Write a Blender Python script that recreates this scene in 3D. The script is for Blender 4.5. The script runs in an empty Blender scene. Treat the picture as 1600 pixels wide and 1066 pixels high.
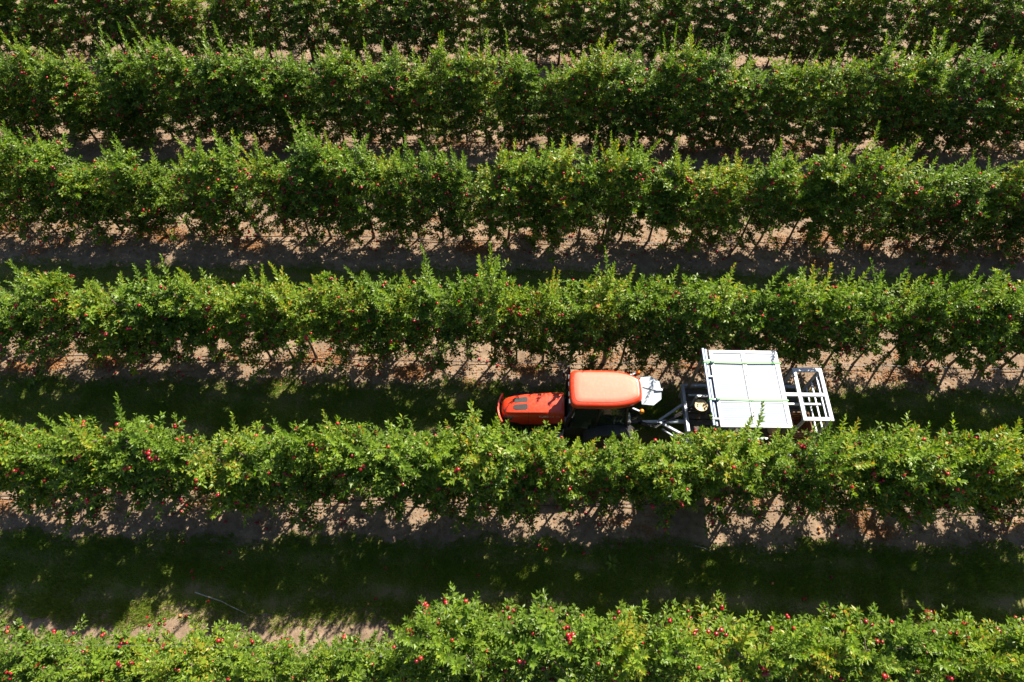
import bpy, bmesh, math, random
import numpy as np
from mathutils import Vector, Matrix
R = math.radians
sc = bpy.context.scene
C = sc.collection

# ------------------------------------------------------------------ camera, sky, sun, exposure
cam_d = bpy.data.cameras.new('camera'); cam = bpy.data.objects.new('camera', cam_d); C.objects.link(cam)
cam_d.sensor_width = 36; cam_d.lens = 24.0; cam_d.clip_end = 600
cam.matrix_world = (Matrix.Translation((0, 0, 15.6)) @ Matrix.Rotation(R(90 - 59.3), 4, 'X') @ Matrix.Rotation(R(0.75), 4, 'Z'))
sc.camera = cam
SUN_EL, SUN_AZ = 46.5, 36.0
w = bpy.data.worlds.new('World'); sc.world = w; w.use_nodes = True
nt = w.node_tree; nt.nodes.clear()
sky = nt.nodes.new('ShaderNodeTexSky'); sky.sky_type = 'NISHITA'; sky.sun_disc = False
sky.sun_elevation = R(SUN_EL); sky.sun_rotation = R(SUN_AZ)
bg = nt.nodes.new('ShaderNodeBackground'); bg.inputs['Strength'].default_value = 0.060
wo = nt.nodes.new('ShaderNodeOutputWorld')
nt.links.new(sky.outputs[0], bg.inputs['Color']); nt.links.new(bg.outputs[0], wo.inputs['Surface'])
sd = bpy.data.lights.new('sun', 'SUN'); sd.energy = 5.0; sd.angle = R(0.53); sd.color = (1.0, 0.90, 0.76)
so = bpy.data.objects.new('sun', sd); C.objects.link(so)
S = Vector((math.sin(R(SUN_AZ)) * math.cos(R(SUN_EL)), math.cos(R(SUN_AZ)) * math.cos(R(SUN_EL)), math.sin(R(SUN_EL))))
so.rotation_euler = S.to_track_quat('Z', 'Y').to_euler()
sc.view_settings.view_transform = 'Standard'; sc.view_settings.look = 'None'
sc.view_settings.exposure = 1.45; sc.view_settings.gamma = 1.0
sc.cycles.max_bounces = 6; sc.cycles.diffuse_bounces = 2; sc.cycles.transmission_bounces = 3; sc.cycles.transparent_max_bounces = 8

rng = np.random.default_rng(11)
random.seed(5)

# ------------------------------------------------------------------ helpers
def tag(o, label=None, cat=None, group=None, kind=None):
    if label: o['label'] = label
    if cat: o['category'] = cat
    if group: o['group'] = group
    if kind: o['kind'] = kind
    return o

def empty(name, loc, rz=0):
    o = bpy.data.objects.new(name, None); C.objects.link(o)
    o.location = loc; o.rotation_euler = (0, 0, rz); o.empty_display_size = .2
    return o

def link(name, me, parent=None):
    o = bpy.data.objects.new(name, me); C.objects.link(o)
    if parent: o.parent = parent
    return o

def np_mesh(name, V, Fc, mat, attrs=None, smooth=False):
    me = bpy.data.meshes.new(name)
    V = np.asarray(V, dtype=np.float32); Fc = np.asarray(Fc, dtype=np.int32)
    n = Fc.shape[1]
    me.vertices.add(len(V)); me.vertices.foreach_set('co', V.ravel())
    me.loops.add(Fc.size); me.loops.foreach_set('vertex_index', Fc.ravel())
    me.polygons.add(len(Fc)); me.polygons.foreach_set('loop_start', np.arange(0, Fc.size, n, dtype=np.int32))
    if smooth: me.polygons.foreach_set('use_smooth', np.ones(len(Fc), dtype=bool))
    me.update(calc_edges=True)
    for k, a in (attrs or {}).items():
        at = me.attributes.new(k, 'FLOAT', 'POINT'); at.data.foreach_set('value', np.asarray(a, dtype=np.float32))
    if mat: me.materials.append(mat)
    return me

class MB:
    def __init__(s): s.v = []; s.f = []
    def add(s, vs, fs):
        b = len(s.v); s.v += [tuple(v) for v in vs]; s.f += [tuple(i + b for i in f) for f in fs]; return s
    def box(s, x0, x1, y0, y1, z0, z1):
        return s.add([(x, y, z) for x in (x0, x1) for y in (y0, y1) for z in (z0, z1)],
                     [(0, 1, 3, 2), (4, 6, 7, 5), (0, 4, 5, 1), (2, 3, 7, 6), (0, 2, 6, 4), (1, 5, 7, 3)])
    def beam(s, a, b, wd, ht=None, up=(0, 0, 1)):
        a, b = Vector(a), Vector(b); ht = ht or wd; t = (b - a).normalized(); up = Vector(up)
        if abs(t.dot(up)) > .98: up = Vector((1, 0, 0))
        sd_ = t.cross(up).normalized(); u = sd_.cross(t)
        vs = [p + sd_ * i * wd / 2 + u * j * ht / 2 for p in (a, b) for i, j in ((-1, -1), (1, -1), (1, 1), (-1, 1))]
        return s.add(vs, [(0, 1, 2, 3), (7, 6, 5, 4), (0, 4, 5, 1), (1, 5, 6, 2), (2, 6, 7, 3), (3, 7, 4, 0)])
    def tube(s, pts, rad, n=8, cap=True):
        pts = [Vector(p) for p in pts]; rs = rad if isinstance(rad, (list, tuple)) else [rad] * len(pts); rings = []
        for i, p in enumerate(pts):
            t = (pts[min(i + 1, len(pts) - 1)] - pts[max(i - 1, 0)]).normalized()
            up = Vector((0, 0, 1)) if abs(t.z) < .9 else Vector((1, 0, 0))
            a = t.cross(up).normalized(); b = a.cross(t)
            rings.append([p + (a * math.cos(k * 2 * math.pi / n) + b * math.sin(k * 2 * math.pi / n)) * rs[i] for k in range(n)])
        return s.loft(rings, cap)
    def loft(s, rings, cap=True):
        n = len(rings[0]); vs = [p for r in rings for p in r]; fs = []
        for i in range(len(rings) - 1):
            for k in range(n):
                fs.append((i * n + k, i * n + (k + 1) % n, (i + 1) * n + (k + 1) % n, (i + 1) * n + k))
        if cap: fs += [tuple(reversed(range(n))), tuple((len(rings) - 1) * n + k for k in range(n))]
        return s.add(vs, fs)
    def lathe(s, prof, n=28, axis='y', c=(0, 0, 0)):
        rings = []
        for r, h in prof:
            ring = []
            for k in range(n):
                a = 2 * math.pi * k / n; u, v = r * math.cos(a), r * math.sin(a)
                p = (u, h, v) if axis == 'y' else (u, v, h)
                ring.append((p[0] + c[0], p[1] + c[1], p[2] + c[2]))
            rings.append(ring)
        return s.loft(rings, True)
    def build(s, name, mat, parent=None, bevel=0, smooth=False, seg=2):
        me = bpy.data.meshes.new(name); me.from_pydata(s.v, [], s.f)
        bm = bmesh.new(); bm.from_mesh(me)
        bmesh.ops.recalc_face_normals(bm, faces=bm.faces)
        if bevel: bmesh.ops.bevel(bm, geom=[e for e in bm.edges if len(e.link_faces) == 2 and e.calc_face_angle(0) > .5], offset=bevel, segments=seg, affect='EDGES', profile=.5, clamp_overlap=True)
        bm.to_mesh(me); bm.free()
        me.materials.append(mat)
        if smooth:
            for p in me.polygons: p.use_smooth = True
            me.set_sharp_from_angle(angle=R(38))
        return link(name, me, parent)

# ------------------------------------------------------------------ materials
def new_mat(name):
    m = bpy.data.materials.new(name); m.use_nodes = True; n = m.node_tree; n.nodes.clear()
    out = n.nodes.new('ShaderNodeOutputMaterial'); return m, n, out
def N(n, t, **kw):
    nd = n.nodes.new(t)
    for k, v in kw.items():
        if k in nd.inputs: nd.inputs[k].default_value = v
        else: setattr(nd, k, v)
    return nd
def ramp(n, stops, fac=None):
    r = n.nodes.new('ShaderNodeValToRGB'); el = r.color_ramp.elements
    while len(el) > 1: el.remove(el[-1])
    el[0].position = stops[0][0]; el[0].color = (*stops[0][1], 1)
    for p, c in stops[1:]:
        e = el.new(p); e.color = (*c, 1)
    if fac is not None: n.links.new(fac, r.inputs['Fac'])
    return r
def mixc(n, a, b, fac, mode='MIX'):
    m = n.nodes.new('ShaderNodeMix'); m.data_type = 'RGBA'; m.blend_type = mode
    for sock, v in ((m.inputs[0], fac), (m.inputs[6], a), (m.inputs[7], b)):
        if hasattr(v, 'is_linked') or hasattr(v, 'links'): n.links.new(v, sock)
        elif isinstance(v, (tuple, list)): sock.default_value = (*v, 1)
        else: sock.default_value = v
    return m.outputs[2]
def paint(name, col, rough=.4, metal=0, var=.12, dirt=None, dirt_amt=.25, scale=6, coat=0, bump=.0, spec=.5):
    m, n, out = new_mat(name)
    b = N(n, 'ShaderNodeBsdfPrincipled', Roughness=rough, Metallic=metal)
    b.inputs['Coat Weight'].default_value = coat; b.inputs['Specular IOR Level'].default_value = spec
    tc = N(n, 'ShaderNodeTexCoord')
    nz = N(n, 'ShaderNodeTexNoise', Scale=scale, Detail=5.0, Roughness=.65); n.links.new(tc.outputs['Object'], nz.inputs['Vector'])
    lo = tuple(c * (1 - var) for c in col); hi = tuple(min(1, c * (1 + var)) for c in col)
    col_o = ramp(n, [(.3, lo), (.7, hi)], nz.outputs[0]).outputs[0]
    if dirt:
        nz2 = N(n, 'ShaderNodeTexNoise', Scale=scale * 3.1, Detail=7.0, Roughness=.7); n.links.new(tc.outputs['Object'], nz2.inputs['Vector'])
        msk = ramp(n, [(.48, (0, 0, 0)), (.72, (dirt_amt,) * 3)], nz2.outputs[0]).outputs[0]
        col_o = mixc(n, col_o, dirt, msk)
    n.links.new(col_o, b.inputs['Base Color'])
    rr = N(n, 'ShaderNodeMapRange'); rr.inputs[3].default_value = max(.02, rough - .08); rr.inputs[4].default_value = min(1, rough + .1)
    n.links.new(nz.outputs[0], rr.inputs[0]); n.links.new(rr.outputs[0], b.inputs['Roughness'])
    if bump:
        bp = N(n, 'ShaderNodeBump', Strength=bump, Distance=.01); n.links.new(nz.outputs[0], bp.inputs['Height']); n.links.new(bp.outputs[0], b.inputs['Normal'])
    n.links.new(b.outputs[0], out.inputs[0]); return m

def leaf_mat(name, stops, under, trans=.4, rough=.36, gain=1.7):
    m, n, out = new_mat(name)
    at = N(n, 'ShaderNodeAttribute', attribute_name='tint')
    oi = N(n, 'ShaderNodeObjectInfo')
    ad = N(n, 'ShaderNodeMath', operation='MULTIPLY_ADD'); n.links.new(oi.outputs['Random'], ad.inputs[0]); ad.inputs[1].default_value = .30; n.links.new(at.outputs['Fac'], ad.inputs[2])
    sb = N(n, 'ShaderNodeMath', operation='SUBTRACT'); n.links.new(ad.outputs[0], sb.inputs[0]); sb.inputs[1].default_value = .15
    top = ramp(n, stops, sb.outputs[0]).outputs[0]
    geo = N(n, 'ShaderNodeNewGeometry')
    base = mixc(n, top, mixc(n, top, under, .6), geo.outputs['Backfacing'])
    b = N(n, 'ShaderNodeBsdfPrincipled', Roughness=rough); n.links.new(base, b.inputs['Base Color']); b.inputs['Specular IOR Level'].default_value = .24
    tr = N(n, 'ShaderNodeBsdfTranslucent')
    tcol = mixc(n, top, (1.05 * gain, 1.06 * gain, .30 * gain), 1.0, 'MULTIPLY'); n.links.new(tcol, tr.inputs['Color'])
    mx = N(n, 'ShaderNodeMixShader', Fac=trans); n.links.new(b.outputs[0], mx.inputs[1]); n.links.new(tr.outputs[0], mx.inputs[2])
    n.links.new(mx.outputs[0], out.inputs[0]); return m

M = {}
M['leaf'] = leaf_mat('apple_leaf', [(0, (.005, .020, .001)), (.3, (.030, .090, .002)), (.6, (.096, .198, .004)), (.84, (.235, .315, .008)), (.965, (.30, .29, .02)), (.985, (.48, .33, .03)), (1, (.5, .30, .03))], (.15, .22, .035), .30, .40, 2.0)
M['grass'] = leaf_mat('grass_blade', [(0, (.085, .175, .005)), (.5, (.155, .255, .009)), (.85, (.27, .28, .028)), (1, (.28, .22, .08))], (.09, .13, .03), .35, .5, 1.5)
M['litter'] = leaf_mat('dry_leaf', [(0, (.09, .035, .015)), (.4, (.22, .08, .025)), (.75, (.38, .15, .04)), (1, (.45, .30, .12))], (.3, .16, .07), .2, .6, 1.2)
# apples
def apple_mat():
    m, n, out = new_mat('apple_skin')
    at = N(n, 'ShaderNodeAttribute', attribute_name='tint')
    tc = N(n, 'ShaderNodeTexCoord'); nz = N(n, 'ShaderNodeTexNoise', Scale=22.0, Detail=3.0); n.links.new(tc.outputs['Object'], nz.inputs['Vector'])
    red = ramp(n, [(0, (.10, .003, .008)), (.5, (.27, .005, .014)), (.85, (.40, .020, .020)), (1, (.48, .18, .05))], at.outputs['Fac']).outputs[0]
    c = mixc(n, red, (.50, .22, .06), ramp(n, [(.62, (0, 0, 0)), (.78, (.4, .4, .4))], nz.outputs[0]).outputs[0])
    b = N(n, 'ShaderNodeBsdfPrincipled', Roughness=.28); n.links.new(c, b.inputs['Base Color'])
    n.links.new(b.outputs[0], out.inputs[0]); return m
M['apple'] = apple_mat()
M['bark'] = paint('bark', (.13, .095, .07), .85, var=.35, scale=30, bump=.6)
M['twig'] = paint('dry_twig', (.42, .38, .33), .8, var=.25, scale=25)
M['post'] = paint('weathered_post', (.24, .20, .16), .85, var=.3, dirt=(.1, .1, .07), dirt_amt=.5, scale=14, bump=.5)
M['concrete'] = paint('concrete_post', (.11, .108, .10), .9, var=.15, dirt=(.2, .2, .17), dirt_amt=.5, scale=14, bump=.3)
M['hose'] = paint('black_hose', (.018, .018, .02), .5)
M['wire'] = paint('steel_wire', (.16, .16, .165), .7, .1)
M['red'] = paint('red_enamel', (.62, .040, .008), .36, var=.06, dirt=(.38, .16, .09), dirt_amt=.4, coat=.25)
M['roofred'] = paint('pale_coral_red', (.54, .135, .080), .60, spec=.6, var=.07, dirt=(.42, .22, .15), dirt_amt=.4, scale=5)  # paler coral red than the hood and roof rim
M['black'] = paint('black_plastic', (.018, .018, .019), .5, dirt=(.12, .09, .07), dirt_amt=.3)
M['dark'] = paint('dark_steel', (.035, .036, .04), .5, .2, dirt=(.16, .12, .09), dirt_amt=.35)
M['vent'] = paint('vent_mesh', (.035, .033, .032), .6, .1, var=.3, scale=160, bump=.4)
M['rubber'] = paint('tyre_rubber', (.025, .024, .023), .85, var=.2, dirt=(.20, .15, .10), dirt_amt=.5)
M['greymet'] = paint('grey_painted_steel', (.30, .32, .33), .45, .1, dirt=(.2, .15, .1), dirt_amt=.3)
M['rim'] = paint('rim_paint', (.5, .5, .48), .45, dirt=(.2, .15, .1), dirt_amt=.5)
M['amber'] = paint('amber_lens', (.75, .22, .02), .15)
M['redlens'] = paint('red_lens', (.55, .02, .02), .15)
M['lamp'] = paint('headlight_glass', (.10, .11, .12), .08)
M['white'] = paint('white_enamel', (.40, .43, .475), .45, var=.04, dirt=(.5, .45, .38), dirt_amt=.3)
M['bluewhite'] = paint('blue_grey_profile', (.10, .15, .25), .4, .1, var=.1)
M['galv'] = paint('galvanised_steel', (.34, .38, .45), .42, .2, var=.2, dirt=(.18, .15, .12), dirt_amt=.35, scale=18)
M['panel'] = paint('polycarbonate_sheet', (.185, .225, .28), .5, spec=.3, var=.08, dirt=(.21, .215, .21), dirt_amt=.5)
M['seam'] = paint('pale_seam', (.20, .225, .27), .4)
M['strap'] = paint('green_strap', (.16, .50, .14), .6)
M['dgreen'] = paint('green_tarpaulin', (.02, .12, .07), .5)
M['wood'] = paint('stool_wood', (.72, .54, .30), .55, var=.2, scale=9)
M['brownwood'] = paint('crate_wood', (.16, .08, .035), .75, var=.3, scale=12)
M['deck'] = paint('worn_deck_board', (.09, .075, .06), .85, var=.3, scale=10)
M['beige'] = paint('beige_plastic', (.55, .48, .36), .5)
M['blue'] = paint('blue_plastic', (.02, .16, .45), .4)
M['seat'] = paint('seat_fabric', (.03, .03, .032), .9)
M['letter'] = paint('decal_grey', (.80, .76, .72), .5)
def glass_mat(name, col, rough, transp):
    m, n, out = new_mat(name)
    b = N(n, 'ShaderNodeBsdfPrincipled', Roughness=rough); b.inputs['Base Color'].default_value = (*col, 1)
    t = N(n, 'ShaderNodeBsdfTransparent'); t.inputs[0].default_value = (.55, .62, .58, 1)
    mx = N(n, 'ShaderNodeMixShader', Fac=transp); n.links.new(b.outputs[0], mx.inputs[1]); n.links.new(t.outputs[0], mx.inputs[2])
    n.links.new(mx.outputs[0], out.inputs[0]); return m
M['glass'] = glass_mat('tinted_glass', (.05, .07, .06), .03, .55)
M['paleglass'] = glass_mat('pale_rear_glass', (.42, .48, .51), .16, .12)  # pale grey-blue pane, nearly opaque

def ground_mat():
    m, n, out = new_mat('orchard_soil')
    tc = N(n, 'ShaderNodeTexCoord'); P = tc.outputs['Object']
    def noise(s, d=6.0, r=.6):
        z = N(n, 'ShaderNodeTexNoise', Scale=s, Detail=d, Roughness=r); n.links.new(P, z.inputs['Vector']); return z.outputs[0]
    big, mid, fine = noise(.9), noise(5.0, 8.0, .7), noise(38.0, 6.0, .75)
    c = ramp(n, [(.25, (.11, .076, .050)), (.5, (.235, .170, .115)), (.75, (.35, .262, .188))], mid).outputs[0]
    c = mixc(n, c, (.12, .086, .06), ramp(n, [(.42, (0, 0, 0)), (.68, (.6,) * 3)], big).outputs[0])
    c = mixc(n, c, (.06, .042, .03), ramp(n, [(.54, (0, 0, 0)), (.68, (.75,) * 3)], fine).outputs[0])
    c = mixc(n, c, (.40, .32, .25), ramp(n, [(.28, (.5,) * 3), (.4, (0, 0, 0))], fine).outputs[0])
    b = N(n, 'ShaderNodeBsdfPrincipled', Roughness=.95); b.inputs['Specular IOR Level'].default_value = .2; n.links.new(c, b.inputs['Base Color'])
    ad = N(n, 'ShaderNodeMath', operation='MULTIPLY_ADD'); n.links.new(fine, ad.inputs[0]); ad.inputs[1].default_value = .4; n.links.new(mid, ad.inputs[2])
    bp = N(n, 'ShaderNodeBump', Strength=.9, Distance=.035); n.links.new(ad.outputs[0], bp.inputs['Height']); n.links.new(bp.outputs[0], b.inputs['Normal'])
    n.links.new(b.outputs[0], out.inputs[0]); return m
def turf_mat():
    m, n, out = new_mat('turf_base')
    tc = N(n, 'ShaderNodeTexCoord'); P = tc.outputs['Object']
    a = N(n, 'ShaderNodeTexNoise', Scale=2.2, Detail=6.0, Roughness=.65); n.links.new(P, a.inputs['Vector'])
    f = N(n, 'ShaderNodeTexNoise', Scale=30.0, Detail=5.0, Roughness=.7); n.links.new(P, f.inputs['Vector'])
    c = ramp(n, [(.3, (.080, .120, .012)), (.55, (.13, .14, .028)), (.8, (.18, .145, .055))], a.outputs[0]).outputs[0]
    c = mixc(n, c, (.03, .045, .008), ramp(n, [(.45, (0, 0, 0)), (.7, (.7,) * 3)], f.outputs[0]).outputs[0])
    wa = N(n, 'ShaderNodeAttribute', attribute_name='wear'); wm = N(n, 'ShaderNodeMath', operation='MULTIPLY'); n.links.new(wa.outputs['Fac'], wm.inputs[0])
    n.links.new(ramp(n, [(.35, (.1,) * 3), (.6, (.85,) * 3)], a.outputs[0]).outputs[0], wm.inputs[1]); c = mixc(n, c, (.16, .125, .075), wm.outputs[0])
    b = N(n, 'ShaderNodeBsdfPrincipled', Roughness=.95); b.inputs['Specular IOR Level'].default_value = .2; n.links.new(c, b.inputs['Base Color'])
    bp = N(n, 'ShaderNodeBump', Strength=.8, Distance=.03); n.links.new(f.outputs[0], bp.inputs['Height']); n.links.new(bp.outputs[0], b.inputs['Normal'])
    n.links.new(b.outputs[0], out.inputs[0]); return m
M['soil'] = ground_mat(); M['turf'] = turf_mat()

# ------------------------------------------------------------------ terrain
_ph = rng.uniform(0, 6.28, (14, 3)); _fr = rng.uniform(.25, 2.4, (14, 2)) * rng.choice([-1, 1], (14, 2))
def hgt(x, y):
    z = np.zeros(np.broadcast(x, y).shape)
    for (fx, fy), (p, q, r_) in zip(_fr, _ph):
        z = z + np.sin(fx * x + p) * np.sin(fy * y * 1.6 + q) * .006
    return z
def grid_mesh(name, xs, ys, mat, dz=0.0, ragged=None, wear=False):
    X, Y = np.meshgrid(xs, ys)
    if ragged is not None: Y = ragged(X, Y)
    Z = hgt(X, Y) + dz
    fade = np.clip((60 - np.hypot(X, Y)) / 20, 0, 1); Z = Z * np.where(fade > 0, 1, 0)
    nx, ny = len(xs), len(ys)
    i = np.arange(ny - 1)[:, None] * nx + np.arange(nx - 1)[None, :]
    F_ = np.stack([i, i + 1, i + nx + 1, i + nx], -1).reshape(-1, 4)
    tt = np.linspace(0, 1, ny)[:, None] + .05 * np.sin(1.1 * xs)[None, :]
    at = {'wear': (np.exp(-((tt - .24) / .13) ** 2) + .7 * np.exp(-((tt - .80) / .11) ** 2)).ravel()} if wear else None
    return np_mesh(name, np.stack([X, Y, Z], -1).reshape(-1, 3), F_, mat, at, smooth=True)
far = np.array([30, 45, 80, 150, 280.])
xs = np.concatenate([-far[::-1], np.arange(-22, 22.01, .16), far]); ys = np.concatenate([-far[::-1], np.arange(-4, 26.01, .16), far + 3])
tag(link('ground', grid_mesh('ground', xs, ys, M['soil'])), 'bare tan soil of the orchard under the tree rows', None, kind='structure')

ROWS = {'A': 20.6, 'B': 16.6, 'C': 12.72, 'D': 8.66, 'F': 4.93, 'G': 1.4}
STRIPS = [('F', 'G', 2.38, 3.93, 14), ('D', 'F', 6.05, 7.9, 15), ('C', 'D', 10.25, 11.62, 16), ('B', 'C', 14.2, 15.75, 18), ('A', 'B', 18.2, 19.7, 20)]
SROW = {('F', 'G'): 'in the open alley below the tractor', ('D', 'F'): 'in the alley the tractor drives along', ('C', 'D'): 'in the alley behind the row next to the tractor',
        ('B', 'C'): 'in the alley two rows behind the tractor', ('A', 'B'): 'in the alley under the top row of the picture'}
def edge_noise(x, ph): return .07 * np.sin(1.7 * x + ph) + .05 * np.sin(4.3 * x + 2.1 * ph) + .035 * np.sin(9.7 * x + 3 * ph) + .02 * np.sin(23 * x + ph)
for k, (a, b_, y0, y1, L) in enumerate(STRIPS):
    def rag(X, Y, y0=y0, y1=y1, k=k):
        t = (Y - y0) / (y1 - y0); return (y0 + edge_noise(X, k + .5)) * (1 - t) + (y1 + edge_noise(X, k * 2 + 1.9)) * t
    tag(link('grass_alley', grid_mesh('grass_alley', np.arange(-L, L + .01, .1), np.linspace(y0 + .08, y1 - .08, 24), M['turf'], .006, rag, True)), 'worn turf ground ' + SROW[(a, b_)], None, kind='structure')

# grass blades: one mass per alley
def grass(k, y0, y1, L, n):
    x = rng.uniform(-L, L, n); t = rng.beta(1.15, 1.3, n) * 1.24 - .16
    y = (y0 + edge_noise(x, k + .5)) * (1 - t) + (y1 + edge_noise(x, k * 2 + 1.9)) * t
    # clumps: drop blades where a pattern is low; thinner at the near side
    patt = np.sin(2.1 * x + 1.3 * y + k) * np.sin(3.7 * y - 1.1 * x) + .6 * np.sin(7 * x + 5 * y) * np.sin(6.1 * y - 4 * x)
    wr = np.exp(-((t - .24) / .13) ** 2) + .7 * np.exp(-((t - .80) / .11) ** 2)
    keep = rng.uniform(-1.6, 1.0, n) < patt + .9 * t - 1.2 * wr
    x, y, t, patt = x[keep], y[keep], t[keep], patt[keep]; n = len(x)
    z = hgt(x, y); ln = rng.uniform(.045, .115, n) * (1 + .5 * (patt > .5)); wd = rng.uniform(.005, .011, n); a = rng.uniform(0, 6.283, n); tilt = rng.uniform(.25, 1.15, n)
    d = np.stack([np.cos(a) * np.sin(tilt), np.sin(a) * np.sin(tilt), np.cos(tilt)], -1); sd_ = np.stack([-np.sin(a), np.cos(a), 0 * a], -1)
    base = np.stack([x, y, z], -1)
    V = np.stack([base - sd_ * wd[:, None], base + sd_ * wd[:, None], base + d * ln[:, None]], 1).reshape(-1, 3)
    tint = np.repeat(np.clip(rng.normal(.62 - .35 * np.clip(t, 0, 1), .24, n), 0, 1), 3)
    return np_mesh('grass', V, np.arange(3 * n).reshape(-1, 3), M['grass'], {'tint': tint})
for k, n in ((0, 210000), (1, 190000), (2, 60000), (3, 15000), (4, 15000)):
    a, b_, y0, y1, L = STRIPS[k]
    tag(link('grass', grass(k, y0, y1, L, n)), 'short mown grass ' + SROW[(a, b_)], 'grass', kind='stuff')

# ------------------------------------------------------------------ leaves
def leaves_mesh(name, B, A, Nn, ln, wd, tint, mat):
    """B base points, A axis, Nn blade normal; folded pointed leaf of four triangles"""
    A = A / np.linalg.norm(A, axis=1, keepdims=True)
    Sd = np.cross(Nn, A); Sd /= np.linalg.norm(Sd, axis=1, keepdims=True) + 1e-9
    Up = np.cross(A, Sd)
    l = ln[:, None]; w_ = wd[:, None]
    mid = B + A * l * .48 + Up * l * .03
    tip = B + A * l - Up * l * .16
    Lf = B + A * l * .45 - Sd * w_ * .5 + Up * w_ * .17; Rt = B + A * l * .45 + Sd * w_ * .5 + Up * w_ * .17
    n = len(B); V = np.stack([B, Lf, tip, Rt, mid], 1).reshape(-1, 3)
    o = np.arange(n)[:, None] * 5
    F_ = np.concatenate([o + np.array([[0, 4, 1]]), o + np.array([[1, 4, 2]]), o + np.array([[0, 3, 4]]), o + np.array([[3, 2, 4]])], 0)
    return np_mesh(name, V, F_, mat, {'tint': np.repeat(tint, 5)})

def bez(p0, p1, p2, n):
    t = np.linspace(0, 1, n)[:, None]; return (1 - t) ** 2 * p0 + 2 * t * (1 - t) * p1 + t * t * p2

def ball(n_u=7, n_v=5):
    V = []; Fc = []
    for j in range(n_v + 1):
        th = math.pi * j / n_v
        r = math.sin(th) * (1 + .06 * math.cos(th)); z = math.cos(th) * .92 - (.12 if j in (0,) else 0) + (.06 if j == n_v else 0)
        for i in range(n_u): V.append((r * math.cos(2 * math.pi * i / n_u), r * math.sin(2 * math.pi * i / n_u), z))
    for j in range(n_v):
        for i in range(n_u):
            a, b_ = j * n_u + i, j * n_u + (i + 1) % n_u
            Fc.append((a, a + n_u, b_ + n_u, b_))
    return np.array(V), np.array(Fc)
BV, BF = ball()
def apples_mesh(name, P, rad, tint, mat):
    n = len(P); V = (P[:, None, :] + BV[None] * rad[:, None, None]).reshape(-1, 3)
    F_ = (BF[None] + (np.arange(n) * len(BV))[:, None, None]).reshape(-1, 4)
    return np_mesh(name, V, F_, mat, {'tint': np.repeat(tint, len(BV))}, smooth=True)

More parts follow.
